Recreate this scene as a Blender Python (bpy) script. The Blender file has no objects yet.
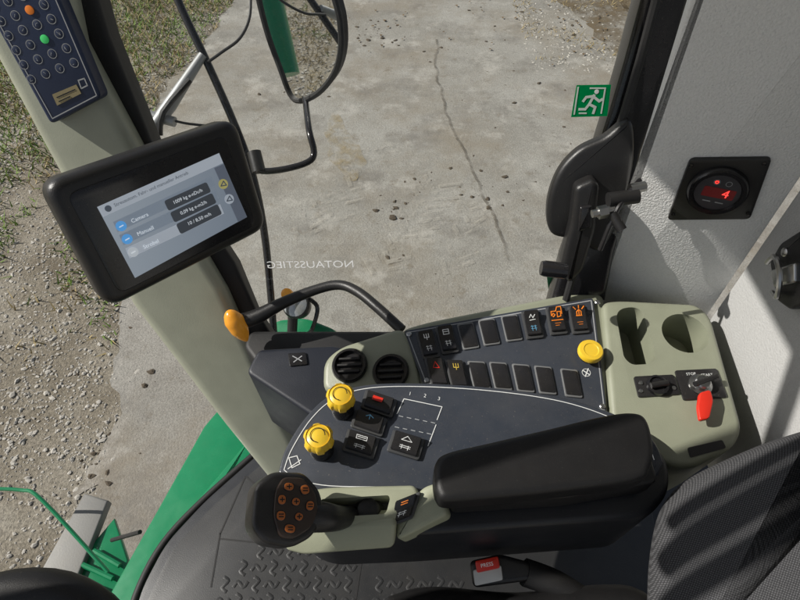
import bpy, bmesh, math, random
from mathutils import Vector, Matrix, noise
random.seed(7)
S = bpy.context.scene; C = S.collection
CAM = Vector((0, 0, 2.75)); F = 560.0; PI = math.pi
cP, sP = math.cos(math.radians(50)), math.sin(math.radians(50))
def ray(u, v):
    a = (u-400)/F; b = (300-v)/F
    return Vector((a, cP+sP*b, -sP+cP*b))
def at(u, v, t): return CAM+ray(u, v)*t
def onz(u, v, z):
    r = ray(u, v); return CAM+r*(z/r.z)
class Plane:
    def __init__(s, o, n, xd=(1, 0, 0)):
        s.o = Vector(o); s.n = Vector(n).normalized(); xd = Vector(xd)
        s.x = (xd-s.n*s.n.dot(xd)).normalized(); s.y = s.n.cross(s.x)
    def p(s, u, v):
        r = ray(u, v); t = (s.o-CAM).dot(s.n)/r.dot(s.n); w = CAM+r*t-s.o
        return (w.dot(s.x), w.dot(s.y))
    def ps(s, l): return [s.p(*q) for q in l]
    def w(s, x, y, h=0): return s.o+s.x*x+s.y*y+s.n*h
    def at(s, u, v, h=0):
        x, y = s.p(u, v); return s.w(x, y, h)
    def up(s, h): 
        q = Plane(s.o+s.n*h, s.n, s.x); return q
def plane3(a, b, c):
    n = (b-a).cross(c-a).normalized()
    if n.dot(CAM-a) < 0: n = -n
    return Plane(a, n, b-a)
# ---------------------------------------------------------------- 2D outlines
def area(p): return sum(p[i-1][0]*p[i][1]-p[i][0]*p[i-1][1] for i in range(len(p)))/2
def ccw(p): return list(p) if area(p) > 0 else list(reversed(p))
def rnd(p, r, seg=5):
    out = []; n = len(p)
    for i in range(n):
        a, b, c = Vector(p[i-1]), Vector(p[i]), Vector(p[(i+1) % n])
        d1, d2 = a-b, c-b
        d = min(r, d1.length*.48, d2.length*.48)
        s, e = b+d1.normalized()*d, b+d2.normalized()*d
        for k in range(seg+1):
            t = k/seg; q = s*(1-t)**2+b*2*t*(1-t)+e*t*t; out.append((q.x, q.y))
    return out
def smooth(p, n=5, closed=True):
    p = [Vector(q) for q in p]; out = []; N = len(p)
    for i in range(N if closed else N-1):
        if closed: a, b, c, d = p[i-1], p[i], p[(i+1) % N], p[(i+2) % N]
        else: a, b, c, d = p[max(i-1, 0)], p[i], p[i+1], p[min(i+2, N-1)]
        for k in range(n):
            t = k/n
            out.append(.5*((2*b)+(c-a)*t+(2*a-5*b+4*c-d)*t*t+(3*b-a-3*c+d)*t**3))
    if not closed: out.append(p[-1])
    return out
def sm2(p, n=5, closed=True): return [(q.x, q.y) for q in smooth(p, n, closed)]
def inset(p, d):
    out = []; n = len(p)
    for i in range(n):
        a, b, c = Vector(p[i-1]), Vector(p[i]), Vector(p[(i+1) % n])
        e1 = (b-a); e2 = (c-b)
        if e1.length < 1e-9: e1 = e2
        if e2.length < 1e-9: e2 = e1
        n1 = Vector((-e1.y, e1.x)).normalized(); n2 = Vector((-e2.y, e2.x)).normalized()
        m = (n1+n2)
        m = m.normalized() if m.length > 1e-6 else n1
        k = 1/max(.5, m.dot(n1)); q = b+m*d*k; out.append((q.x, q.y))
    return out
# ---------------------------------------------------------------- bmesh shapes
def new(): return bmesh.new()
def pad(bm, pl, pts, h0, h1, bev=0, seg=3, both=False, spine=None):
    pts = ccw(pts); rings = [(h0, 0)] if not both else [(h0, bev)]
    if both:
        for k in range(1, seg+1):
            a = k/seg*PI/2; rings.append((h0+bev*(1-math.cos(a)), bev*(1-math.sin(a))))
    if bev > 0:
        for k in range(seg+1):
            a = k/seg*PI/2; rings.append((h1-bev+bev*math.sin(a), bev*(1-math.cos(a))))
    else: rings.append((h1, 0))
    def shrink(d):
        if not spine: return inset(pts, d)
        A, B = Vector(spine[0]), Vector(spine[1]); L = (B-A); out = []
        for q in pts:
            q = Vector(q); t = min(1, max(0, (q-A).dot(L)/L.length_squared)); m = A+L*t-q
            q = q+m.normalized()*min(d, m.length*.92); out.append((q.x, q.y))
        return out
    vs = []
    for h, d in rings:
        q = shrink(d) if d > 1e-7 else pts
        vs.append([bm.verts.new(pl.w(x, y, h)) for x, y in q])
    n = len(pts)
    for a, b in zip(vs, vs[1:]):
        for i in range(n):
            j = (i+1) % n; bm.faces.new((a[i], a[j], b[j], b[i]))
    bm.faces.new(vs[-1]); bm.faces.new(list(reversed(vs[0])))
    return bm
def flat(bm, pl, pts, h=0):
    pts = ccw(pts); bm.faces.new([bm.verts.new(pl.w(x, y, h)) for x, y in pts]); return bm
def ribbon(bm, pl, line, w, h):
    P = [Vector(q) for q in line]
    for a, b in zip(P, P[1:]):
        d = (b-a)
        if d.length < 1e-7: continue
        d.normalize(); n = Vector((-d.y, d.x))*w/2; e = d*w*.3
        q = [a-e-n, b+e-n, b+e+n, a-e+n]
        bm.faces.new([bm.verts.new(pl.w(k.x, k.y, h)) for k in q])
    return bm
def strip(bm, pl, line, w, h, taper=True):
    P = [Vector(q) for q in line]; prev = None
    for i, p in enumerate(P):
        d = (P[min(i+1, len(P)-1)]-P[max(i-1, 0)]).normalized(); n = Vector((-d.y, d.x))*w/2*(min(1, (len(P)-1-i)/6+.15) if taper else 1)
        cur = [bm.verts.new(pl.w(*(p-n), h)), bm.verts.new(pl.w(*(p+n), h))]
        if prev: bm.faces.new((prev[0], cur[0], cur[1], prev[1]))
        prev = cur
    return bm
def loft(bm, secs, caps=True):
    vs = [[bm.verts.new(p) for p in s] for s in secs]; n = len(secs[0])
    for a, b in zip(vs, vs[1:]):
        for i in range(n):
            j = (i+1) % n; bm.faces.new((a[i], a[j], b[j], b[i]))
    if caps: bm.faces.new(list(reversed(vs[0]))); bm.faces.new(vs[-1])
    return bm
def tube(bm, pts, r, seg=10, sm=0):
    pts = [Vector(p) for p in pts]
    rs = r if isinstance(r, (list, tuple)) else [r]*len(pts)
    if sm:
        q = smooth(pts, sm, False); m = len(q)-1
        rr = []
        for i in range(m+1):
            f = i/m*(len(pts)-1); k = min(int(f), len(pts)-2); rr.append(rs[k]+(rs[k+1]-rs[k])*(f-k))
        pts, rs = q, rr
    t0 = (pts[1]-pts[0]).normalized(); a = t0.orthogonal().normalized(); secs = []
    for i, p in enumerate(pts):
        t = (pts[min(i+1, len(pts)-1)]-pts[max(i-1, 0)]).normalized()
        a = (a-t*a.dot(t)).normalized(); b = t.cross(a)
        secs.append([p+(a*math.cos(2*PI*k/seg)+b*math.sin(2*PI*k/seg))*rs[i] for k in range(seg)])
    return loft(bm, secs)
def lathe(bm, o, ax, prof, seg=28, sx=1):
    ax = Vector(ax).normalized(); a = ax.orthogonal().normalized(); b = ax.cross(a); o = Vector(o)
    return loft(bm, [[o+ax*h+(a*math.cos(2*PI*k/seg)+b*math.sin(2*PI*k/seg))*max(r, 1e-5) for k in range(seg)] for r, h in prof])
def circ(x, y, r, n=28, ry=None): return [(x+r*math.cos(2*PI*k/n), y+(ry or r)*math.sin(2*PI*k/n)) for k in range(n)]
def cut(bm, cutters):
    def tmp(b):
        bmesh.ops.recalc_face_normals(b, faces=b.faces); me = bpy.data.meshes.new('t'); b.to_mesh(me); b.free()
        o = bpy.data.objects.new('t', me); C.objects.link(o); return o
    o = tmp(bm); cs = [tmp(c) for c in cutters]
    for c in cs:
        m = o.modifiers.new('b', 'BOOLEAN'); m.operation = 'DIFFERENCE'; m.object = c; m.solver = 'EXACT'
    dg = bpy.context.evaluated_depsgraph_get(); dg.update()
    me = bpy.data.meshes.new_from_object(o.evaluated_get(dg)); r = bmesh.new(); r.from_mesh(me)
    for c in [o]+cs: bpy.data.objects.remove(c)
    return r
_b = bmesh.new(); bmesh.ops.create_icosphere(_b, subdivisions=1, radius=1); _b.verts.ensure_lookup_table()
ICO_V = [v.co.copy() for v in _b.verts]; ICO_F = [[v.index for v in f.verts] for f in _b.faces]; _b.free()
class Bits:      # many small loose bits in one mesh of stuff
    def __init__(s): s.v = []; s.f = []
    def stone(s, x, y, r, sc, rough=.3):
        k = len(s.v); a = random.uniform(0, 6.28); ca, sa = math.cos(a), math.sin(a)
        for c in ICO_V:
            q = r*(1+random.uniform(-rough, rough)); X, Y = c.x*sc[0]*q, c.y*sc[1]*q
            s.v.append((x+X*ca-Y*sa, y+X*sa+Y*ca, r*sc[2]*.4+c.z*sc[2]*q))
        s.f += [[i+k for i in f] for f in ICO_F]
    def blade(s, p):
        k = len(s.v); s.v += p; s.f.append([k, k+1, k+2])
    def build(s, name, mat, label, cat):
        me = bpy.data.meshes.new(name); me.from_pydata(s.v, [], s.f); me.materials.append(mat)
        o = bpy.data.objects.new(name, me); C.objects.link(o); tag(o, label, cat, None, 'stuff'); return o
# ---------------------------------------------------------------- objects
OFF = {}
def tag(o, label, cat, group=None, kind=None):
    if label: o['label'] = label
    if cat: o['category'] = cat
    if group: o['group'] = group
    if kind: o['kind'] = kind
    return o
def thing(name, label, cat, loc, group=None):
    o = bpy.data.objects.new(name, None); C.objects.link(o); o.location = loc; o.empty_display_size = .05
    OFF[o.name] = Vector(loc); return tag(o, label, cat, group)
def mk(name, bm, mat, parent=None, label=None, cat=None, group=None, kind=None, ang=38, fix=True):
    if fix: bmesh.ops.recalc_face_normals(bm, faces=bm.faces)
    if parent: off = OFF[parent.name]
    elif kind: off = Vector((0, 0, 0))
    else:
        n = len(bm.verts); off = sum((v.co for v in bm.verts), Vector())/n
    bmesh.ops.translate(bm, verts=bm.verts, vec=-off)
    me = bpy.data.meshes.new(name); bm.to_mesh(me); bm.free()
    me.materials.append(mat)
    if ang:
        me.shade_smooth(); me.set_sharp_from_angle(angle=math.radians(ang))
    o = bpy.data.objects.new(name, me); C.objects.link(o)
    if parent: o.parent = parent
    else: o.location = off
    OFF[o.name] = off
    return tag(o, label, cat, group, kind)
def text_bm(pl, s, c, d, size, h, bm=None, align='CENTER', mx=1, bold=0, sy=1):
    cu = bpy.data.curves.new('f', 'FONT'); cu.body = s; cu.size = 1; cu.align_x = align; cu.align_y = 'CENTER'; cu.resolution_u = 3; cu.offset = bold
    o = bpy.data.objects.new('f', cu); C.objects.link(o)
    dg = bpy.context.evaluated_depsgraph_get(); dg.update()
    me = bpy.data.meshes.new_from_object(o.evaluated_get(dg)); bpy.data.objects.remove(o)
    bm = bm or bmesh.new(); d = Vector(d).normalized(); e = Vector((-d.y, d.x)); c = Vector(c)
    vs = [bm.verts.new(pl.w(*(c+d*v.co.x*size*mx+e*v.co.y*size*sy), h)) for v in me.vertices]
    for p in me.polygons:
        try: bm.faces.new([vs[i] for i in p.vertices])
        except Exception: pass
    return bm
def text_px(pl, s, uv, duv, px, h, bm=None, align='CENTER', mx=1, bold=0, sy=1):
    c = Vector(pl.p(*uv)); e = Vector(pl.p(uv[0]+duv[0], uv[1]+duv[1]))-c
    k = e.length/math.hypot(*duv)
    return text_bm(pl, s, c, e, px*k, h, bm, align, mx, bold, sy)
def lines_px(bm, pl, lines, wpx, h):
    for l in lines:
        q = pl.ps(l); k = (Vector(pl.p(l[0][0]+1, l[0][1]))-Vector(q[0])).length
        ribbon(bm, pl, q, wpx*k, h)
    return bm
# ---------------------------------------------------------------- materials
def M(name, col, rough=.5, metal=0, var=.15, scale=25, bump=.15, bscale=600, bdist=.0006, emit=0, dust=0, dcol=(.34, .30, .24), coat=0, spec=.5, rvar=.1):
    m = bpy.data.materials.new(name); m.use_nodes = True; nt = m.node_tree; N = nt.nodes; L = nt.links
    b = N['Principled BSDF']; b.inputs['Roughness'].default_value = rough; b.inputs['Metallic'].default_value = metal
    b.inputs['Specular IOR Level'].default_value = spec; b.inputs['Coat Weight'].default_value = coat; b.inputs['Coat Roughness'].default_value = .1
    tc = N.new('ShaderNodeTexCoord')
    n1 = N.new('ShaderNodeTexNoise'); n1.inputs['Scale'].default_value = scale; n1.inputs['Detail'].default_value = 5
    L.new(tc.outputs['Object'], n1.inputs['Vector'])
    r = N.new('ShaderNodeMix'); r.data_type = 'RGBA'
    r.inputs[6].default_value = (*[c*(1-var) for c in col], 1); r.inputs[7].default_value = (*[min(1, c*(1+var)) for c in col], 1)
    L.new(n1.outputs['Fac'], r.inputs[0]); out = r.outputs[2]
    if dust:
        n3 = N.new('ShaderNodeTexNoise'); n3.inputs['Scale'].default_value = 9; n3.inputs['Detail'].default_value = 9; n3.inputs['Roughness'].default_value = .75
        L.new(tc.outputs['Object'], n3.inputs['Vector'])
        g = N.new('ShaderNodeNewGeometry'); sx = N.new('ShaderNodeSeparateXYZ'); L.new(g.outputs['Normal'], sx.inputs[0])
        mr = N.new('ShaderNodeMapRange'); mr.inputs[1].default_value = .35; mr.inputs[2].default_value = .8; mr.inputs[3].default_value = .15*dust; mr.inputs[4].default_value = dust
        L.new(n3.outputs['Fac'], mr.inputs[0])
        mz = N.new('ShaderNodeMapRange'); mz.inputs[1].default_value = -.3; mz.inputs[3].default_value = .15; L.new(sx.outputs['Z'], mz.inputs[0])
        mm = N.new('ShaderNodeMath'); mm.operation = 'MULTIPLY'; L.new(mr.outputs[0], mm.inputs[0]); L.new(mz.outputs[0], mm.inputs[1])
        n4 = N.new('ShaderNodeTexNoise'); n4.inputs['Scale'].default_value = 420; n4.inputs['Detail'].default_value = 2; L.new(tc.outputs['Object'], n4.inputs['Vector'])
        m4 = N.new('ShaderNodeMapRange'); m4.inputs[1].default_value = .66; m4.inputs[2].default_value = .74; m4.inputs[4].default_value = min(.5, dust*2.2); L.new(n4.outputs['Fac'], m4.inputs[0])
        ma = N.new('ShaderNodeMath'); ma.operation = 'MAXIMUM'; L.new(mm.outputs[0], ma.inputs[0]); L.new(m4.outputs[0], ma.inputs[1])
        dm = N.new('ShaderNodeMix'); dm.data_type = 'RGBA'; L.new(ma.outputs[0], dm.inputs[0]); L.new(out, dm.inputs[6]); dm.inputs[7].default_value = (*dcol, 1); out = dm.outputs[2]
    L.new(out, b.inputs['Base Color'])
    rr = N.new('ShaderNodeMapRange'); rr.inputs[3].default_value = max(0, rough-rvar); rr.inputs[4].default_value = min(1, rough+rvar)
    L.new(n1.outputs['Fac'], rr.inputs[0]); L.new(rr.outputs[0], b.inputs['Roughness'])
    if bump:
        n2 = N.new('ShaderNodeTexNoise'); n2.inputs['Scale'].default_value = bscale; n2.inputs['Detail'].default_value = 3
        L.new(tc.outputs['Object'], n2.inputs['Vector'])
        bp = N.new('ShaderNodeBump'); bp.inputs['Strength'].default_value = bump; bp.inputs['Distance'].default_value = bdist
        L.new(n2.outputs['Fac'], bp.inputs['Height']); L.new(bp.outputs[0], b.inputs['Normal'])
    if emit:
        L.new(out, b.inputs['Emission Color']); b.inputs['Emission Strength'].default_value = emit
    return m
khaki = M('khaki_plastic', (.265, .28, .205), .36, bump=.5, bscale=900, dust=.12)
khaki_p = M('khaki_post_paint', (.38, .395, .31), .34, bump=.25, bscale=500, dust=.08)
khaki_l = M('khaki_light', (.35, .365, .26), .42, bump=.4, bscale=900, dust=.12)
black = M('black_plastic', (.011, .011, .012), .38, bump=.4, bscale=900, dust=.05)
gloss = M('gloss_black', (.010, .010, .012), .18, bump=0, dust=.04)
rubber = M('black_rubber', (.010, .010, .011), .6, bump=.3, dust=.04)
leather = M('armrest_vinyl', (.008, .008, .009), .48, bump=.5, bscale=1100, bdist=.0004, dust=.03, spec=.4)
navy = M('navy_panel', (.030, .038, .054), .30, bump=.3, bscale=1200, dust=.12)
navyd = M('navy_housing', (.012, .014, .019), .42, bump=.5, bscale=700, dust=.05)
navye = M('navy_end', (.009, .012, .021), .5, bump=.4, bscale=700, dust=.02)
swm = M('switch_black', (.012, .012, .014), .24, bump=.1, dust=.06)
bezel = M('switch_bezel', (.05, .052, .055), .30, bump=.1, dust=.06)
slotm = M('slot_edge', (.15, .155, .16), .35, bump=.1, dust=.15)
white = M('white_glow_print', (.66, .67, .66), .6, bump=0, var=.05, emit=.10)  # slight self-glow keeps the printed marks readable in shade
greyp = M('grey_print', (.36, .37, .38), .6, bump=0, var=.05)
yellow = M('yellow_plastic', (.80, .52, .025), .33, bump=.1, dust=.12)
orange = M('orange_glow', (.75, .2, .02), .35, bump=0, emit=.15)  # faint glow added so the orange symbols show in shade
orangeb = M('orange_button', (.46, .125, .02), .45, bump=0, var=.3, scale=90)
brownf = M('brown_inset', (.040, .026, .019), .35, bump=0)
amber = M('amber_glow', (.8, .33, .03), .25, bump=0, emit=.08)  # small emission put in to lift the amber parts out of shade
red = M('red_plastic', (.66, .03, .015), .35, bump=.05)
redlit = M('red_digits', (1, .05, .04), .4, bump=0, emit=1.6)
reddark = M('red_window', (.10, .012, .012), .2, bump=0, emit=.3)
greenlit = M('green_button', (.05, .55, .14), .4, bump=0, emit=.2)
green = M('green_paint', (.003, .20, .08), .26, var=.12, bump=.05, coat=.2, dust=.06, spec=.5)
metal = M('worn_steel', (.48, .48, .47), .32, 1, bump=.2)
alu = M('grey_metal', (.33, .34, .35), .5, .4, bump=.2, dust=.2)
matm = M('rubber_mat', (.022, .023, .025), .45, bump=.4, bscale=500, dust=.06)
deck = M('step_grey', (.20, .20, .195), .6, .2, bump=.5, bscale=200, dust=.3)
wallm = M('wall_lining', (.85, .85, .835), .8, bump=.9, bscale=360, bdist=.0016, var=.14, scale=420, spec=.3, dust=.2, dcol=(.36, .36, .36))
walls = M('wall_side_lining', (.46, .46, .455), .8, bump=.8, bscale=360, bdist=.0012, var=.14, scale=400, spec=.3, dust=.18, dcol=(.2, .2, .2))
roofm = M('headliner', (.6, .6, .58), .9, bump=.3)
def translucent(name, col, k=.6):
    m = bpy.data.materials.new(name); m.use_nodes = True; nt = m.node_tree; N = nt.nodes; L = nt.links; N.clear()
    o = N.new('ShaderNodeOutputMaterial'); d = N.new('ShaderNodeBsdfDiffuse'); t = N.new('ShaderNodeBsdfTranslucent'); x = N.new('ShaderNodeMixShader')
    tc = N.new('ShaderNodeTexCoord'); n = N.new('ShaderNodeTexNoise'); n.inputs['Scale'].default_value = 120; L.new(tc.outputs['Object'], n.inputs['Vector'])
    r = N.new('ShaderNodeMix'); r.data_type = 'RGBA'; r.inputs[6].default_value = (*[c*.85 for c in col], 1); r.inputs[7].default_value = (*[min(1, c*1.1) for c in col], 1)
    L.new(n.outputs['Fac'], r.inputs[0]); L.new(r.outputs[2], d.inputs[0]); L.new(r.outputs[2], t.inputs[0]); x.inputs[0].default_value = k
    L.new(d.outputs[0], x.inputs[1]); L.new(t.outputs[0], x.inputs[2]); L.new(x.outputs[0], o.inputs[0]); return m
signgreen = translucent('sign_green', (.0, .30, .09), .4); signwhite = translucent('sign_white', (.95, .96, .95), .5); pale = M('pale_glow_print', (.8, .8, .78), .6, bump=0, var=.3, scale=300, emit=.22)  # pale window print emits a little to look bright in shade
def mirror_m():
    m = bpy.data.materials.new('mirror'); m.use_nodes = True; b = m.node_tree.nodes['Principled BSDF']
    b.inputs['Base Color'].default_value = (.97, .98, .97, 1); b.inputs['Metallic'].default_value = 1; b.inputs['Roughness'].default_value = .02
    return m
mirrorm = mirror_m()
def glass_m():
    m = bpy.data.materials.new('window_glass'); m.use_nodes = True; nt = m.node_tree; N = nt.nodes; L = nt.links; N.clear()
    o = N.new('ShaderNodeOutputMaterial'); t = N.new('ShaderNodeBsdfTransparent'); t.inputs[0].default_value = (.96, .975, .965, 1)
    g = N.new('ShaderNodeBsdfGlossy'); g.inputs['Roughness'].default_value = .02
    f = N.new('ShaderNodeFresnel'); f.inputs[0].default_value = 1.3
    a = N.new('ShaderNodeMixShader'); L.new(f.outputs[0], a.inputs[0]); L.new(t.outputs[0], a.inputs[1]); L.new(g.outputs[0], a.inputs[2])
    d = N.new('ShaderNodeBsdfTranslucent'); d.inputs[0].default_value = (.6, .56, .5, 1)
    tc = N.new('ShaderNodeTexCoord'); n = N.new('ShaderNodeTexNoise'); n.inputs['Scale'].default_value = 90; n.inputs['Detail'].default_value = 8; n.inputs['Roughness'].default_value = .8
    L.new(tc.outputs['Object'], n.inputs['Vector']); r = N.new('ShaderNodeMapRange'); r.inputs[1].default_value = .5; r.inputs[2].default_value = .9; r.inputs[4].default_value = .10
    L.new(n.outputs['Fac'], r.inputs[0]); b = N.new('ShaderNodeMixShader'); L.new(r.outputs[0], b.inputs[0]); L.new(a.outputs[0], b.inputs[1]); L.new(d.outputs[0], b.inputs[2])
    L.new(b.outputs[0], o.inputs[0]); return m
glassm = glass_m()
def screen_m():
    m = bpy.data.materials.new('lit_screen'); m.use_nodes = True; nt = m.node_tree; N = nt.nodes; L = nt.links
    b = N['Principled BSDF']; b.inputs['Roughness'].default_value = .3; b.inputs['Base Color'].default_value = (.05, .06, .07, 1)
    tc = N.new('ShaderNodeTexCoord'); sx = N.new('ShaderNodeSeparateXYZ'); L.new(tc.outputs['Generated'], sx.inputs[0])
    r = N.new('ShaderNodeMix'); r.data_type = 'RGBA'; r.inputs[6].default_value = (.29, .335, .385, 1); r.inputs[7].default_value = (.17, .205, .255, 1)
    L.new(sx.outputs['X'], r.inputs[0]); L.new(r.outputs[2], b.inputs['Emission Color']); b.inputs['Emission Strength'].default_value = .75
    return m
screenm = screen_m()
def E(name, c, s=.7): return M(name, c, .4, bump=0, var=.05, emit=s)
e_white, e_dark, e_blue, e_gold, e_head = E('screen_white', (.65, .7, .75), .65), E('screen_dark', (.05, .058, .07), .5), E('screen_blue', (.08, .29, .62)), E('screen_gold', (.50, .45, .16), .4), E('screen_header', (.36, .40, .455), .6)
e_strip, e_row, e_fade = E('screen_strip', (.11, .13, .17), .5), E('screen_row', (.19, .23, .285), .6), E('screen_faded', (.46, .50, .54), .6)
e_ink = E('screen_ink', (.08, .10, .13), .4)
def fabric_m():
    m = M('seat_fabric', (.06, .06, .065), .95, bump=0, var=.2, spec=.15)
    nt = m.node_tree; N = nt.nodes; L = nt.links; b = N['Principled BSDF']
    tc = N.new('ShaderNodeTexCoord'); mp = N.new('ShaderNodeMapping'); mp.inputs['Rotation'].default_value = (0, 0, .5); L.new(tc.outputs['Object'], mp.inputs[0])
    def wave(axis, sc):
        w = N.new('ShaderNodeTexWave'); w.bands_direction = axis; w.inputs['Scale'].default_value = sc; w.inputs['Distortion'].default_value = 1.0; w.inputs['Detail'].default_value = 1; w.inputs['Detail Scale'].default_value = 2
        L.new(mp.outputs[0], w.inputs['Vector']); return w
    w1, w2 = wave('X', 160), wave('Y', 160)
    a = N.new('ShaderNodeMath'); a.operation = 'MULTIPLY'; L.new(w1.outputs['Fac'], a.inputs[0]); L.new(w2.outputs['Fac'], a.inputs[1])
    n = N.new('ShaderNodeTexNoise'); n.inputs['Scale'].default_value = 700; n.inputs['Detail'].default_value = 2; L.new(mp.outputs[0], n.inputs['Vector'])
    a2 = N.new('ShaderNodeMath'); a2.operation = 'MULTIPLY_ADD'; L.new(n.outputs['Fac'], a2.inputs[0]); a2.inputs[1].default_value = .5; L.new(a.outputs[0], a2.inputs[2])
    r = N.new('ShaderNodeMapRange'); r.inputs[1].default_value = .1; r.inputs[2].default_value = 1.2; L.new(a2.outputs[0], r.inputs[0])
    x = N.new('ShaderNodeMix'); x.data_type = 'RGBA'; x.inputs[6].default_value = (.024, .024, .026, 1); x.inputs[7].default_value = (.125, .125, .13, 1)
    L.new(r.outputs[0], x.inputs[0]); L.new(x.outputs[2], b.inputs['Base Color'])
    bp = N.new('ShaderNodeBump'); bp.inputs['Strength'].default_value = .12; bp.inputs['Distance'].default_value = .0006; L.new(r.outputs[0], bp.inputs['Height']); L.new(bp.outputs[0], b.inputs['Normal'])
    return m
fabric = fabric_m()
def ground_m(name, cols, s1, s2, bs, bd, speck=0, stain=0, grain=.5):
    m = bpy.data.materials.new(name); m.use_nodes = True; nt = m.node_tree; N = nt.nodes; L = nt.links
    b = N['Principled BSDF']; b.inputs['Roughness'].default_value = .92; b.inputs['Specular IOR Level'].default_value = .2
    g = N.new('ShaderNodeTexCoord')
    def nz(sc, det=8, ro=.6):
        n = N.new('ShaderNodeTexNoise'); n.inputs['Scale'].default_value = sc; n.inputs['Detail'].default_value = det; n.inputs['Roughness'].default_value = ro
        L.new(g.outputs['Object'], n.inputs['Vector']); return n
    a = nz(s1, 9, .65); r = N.new('ShaderNodeValToRGB'); L.new(a.outputs['Fac'], r.inputs[0])
    el = r.color_ramp.elements; el[0].position = .3; el[0].color = (*cols[0], 1); el[1].position = .7; el[1].color = (*cols[-1], 1)
    for i, c in enumerate(cols[1:-1]):
        e = el.new(.3+.4*(i+1)/(len(cols)-1)); e.color = (*c, 1)
    c2 = nz(s2, 4, .8); mr = N.new('ShaderNodeMapRange'); mr.inputs[1].default_value = .3; mr.inputs[2].default_value = .7; mr.inputs[3].default_value = 1-grain; mr.inputs[4].default_value = 1+grain*.9
    L.new(c2.outputs['Fac'], mr.inputs[0])
    mu = N.new('ShaderNodeMix'); mu.data_type = 'RGBA'; mu.blend_type = 'MULTIPLY'; mu.inputs[0].default_value = 1; L.new(r.outputs[0], mu.inputs[6]); L.new(mr.outputs[0], mu.inputs[7])
    out = mu.outputs[2]
    def over(sc, det, ro, lo, hi, k, col):
        nonlocal out
        v = nz(sc, det, ro); q = N.new('ShaderNodeMapRange'); q.inputs[1].default_value = lo; q.inputs[2].default_value = hi; q.inputs[4].default_value = k; L.new(v.outputs['Fac'], q.inputs[0])
        x = N.new('ShaderNodeMix'); x.data_type = 'RGBA'; L.new(q.outputs[0], x.inputs[0]); L.new(out, x.inputs[6]); x.inputs[7].default_value = (*col, 1); out = x.outputs[2]
    if stain:
        over(.7, 10, .7, .46, .62, stain, (.25, .215, .165)); over(1.9, 9, .72, .50, .66, stain, (.19, .176, .156)); over(2.7, 8, .7, .54, .66, stain*.9, (.48, .455, .41)); over(6, 9, .75, .56, .68, stain*.8, (.18, .148, .105)); over(14, 8, .75, .60, .71, stain*.7, (.14, .115, .083))
    if speck: over(23, 6, .75, .62, .72, speck, (.10, .08, .055)); over(70, 3, .6, .66, .74, speck, (.5, .475, .42))
    L.new(out, b.inputs['Base Color'])
    n2 = nz(bs, 6, .7); bp = N.new('ShaderNodeBump'); bp.inputs['Strength'].default_value = .8; bp.inputs['Distance'].default_value = bd
    L.new(n2.outputs['Fac'], bp.inputs['Height']); L.new(bp.outputs[0], b.inputs['Normal']); return m
roadm = ground_m('worn_pavement', [(.26, .245, .215), (.335, .32, .287), (.405, .39, .357)], .9, 130, 80, .0065, .4, .75, .38)
soilm = ground_m('gravel_soil', [(.14, .115, .08), (.26, .23, .18), (.40, .37, .31)], 1.6, 60, 40, .02, .5)
stonem = M('gravel_stone', (.43, .405, .36), .9, var=.55, scale=9, bump=.5, bscale=80, bdist=.004)
clodm = M('mud_clod', (.085, .066, .045), .95, var=.4, scale=12, bump=.5, bscale=90, bdist=.004)
grassm = M('grass_blade', (.15, .25, .035), .8, var=.5, scale=2, bump=0)
strawm = M('straw_blade', (.36, .28, .13), .8, var=.45, scale=3, bump=0)
leafm = M('dry_leaf', (.17, .115, .06), .8, var=.5, scale=3, bump=0)
def patchy(name, col, sc, lo, hi, k):
    m = bpy.data.materials.new(name); m.use_nodes = True; nt = m.node_tree; N = nt.nodes; L = nt.links; N.clear()
    o = N.new('ShaderNodeOutputMaterial'); d = N.new('ShaderNodeBsdfDiffuse'); d.inputs[0].default_value = (*col, 1); t = N.new('ShaderNodeBsdfTransparent'); x = N.new('ShaderNodeMixShader')
    tc = N.new('ShaderNodeTexCoord'); n = N.new('ShaderNodeTexNoise'); n.inputs['Scale'].default_value = sc; n.inputs['Detail'].default_value = 6; n.inputs['Roughness'].default_value = .7; L.new(tc.outputs['Object'], n.inputs['Vector'])
    r = N.new('ShaderNodeMapRange'); r.inputs[1].default_value = lo; r.inputs[2].default_value = hi; r.inputs[4].default_value = k; L.new(n.outputs['Fac'], r.inputs[0])
    L.new(r.outputs[0], x.inputs[0]); L.new(t.outputs[0], x.inputs[1]); L.new(d.outputs[0], x.inputs[2]); L.new(x.outputs[0], o.inputs[0]); return m
trackm = patchy('tyre_mud', (.50, .47, .41), 12, .42, .70, .5)

# ================================================================ SETTING
GZ = Plane((0, 0, 0), (0, 0, 1))
bm = new(); flat(bm, GZ, [(-400, -400), (400, -400), (400, 400), (-400, 400)], 0)
mk('ground', bm, soilm, kind='structure', label='brown gravelly soil around and beyond the worn pavement', cat='ground', ang=0)
edge_px = [(60, 640), (85, 500), (108, 420), (122, 310), (130, 200), (152, 110), (195, 55), (235, 0), (262, -40)]
edge = [GZ.p(*q) for q in edge_px]
edge = [(edge[0][0], -6)]+edge+[(-.5, 14), (1.0, 30)]
rg = [(e[0]+noise.noise((e[0]*3, e[1]*3, 0))*.10+noise.noise((e[0]*11, e[1]*11, 4))*.05, e[1]) for e in [(q.x, q.y) for q in smooth(edge, 16, False)]]
rright = [(9, 30), (3.2, 9), (2.6, 6.6), (3.6, 4.5), (5, 2), (6, -6)]
rright = [(q.x+noise.noise((q.x*2, q.y*2, 5))*.25, q.y) for q in smooth(rright, 8, False)]
bm = new(); flat(bm, GZ, rg+rright, .004)
mk('road', bm, roadm, kind='structure', label='worn stained grey brown pavement outside the cab window', cat='pavement', ang=0)
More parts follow.
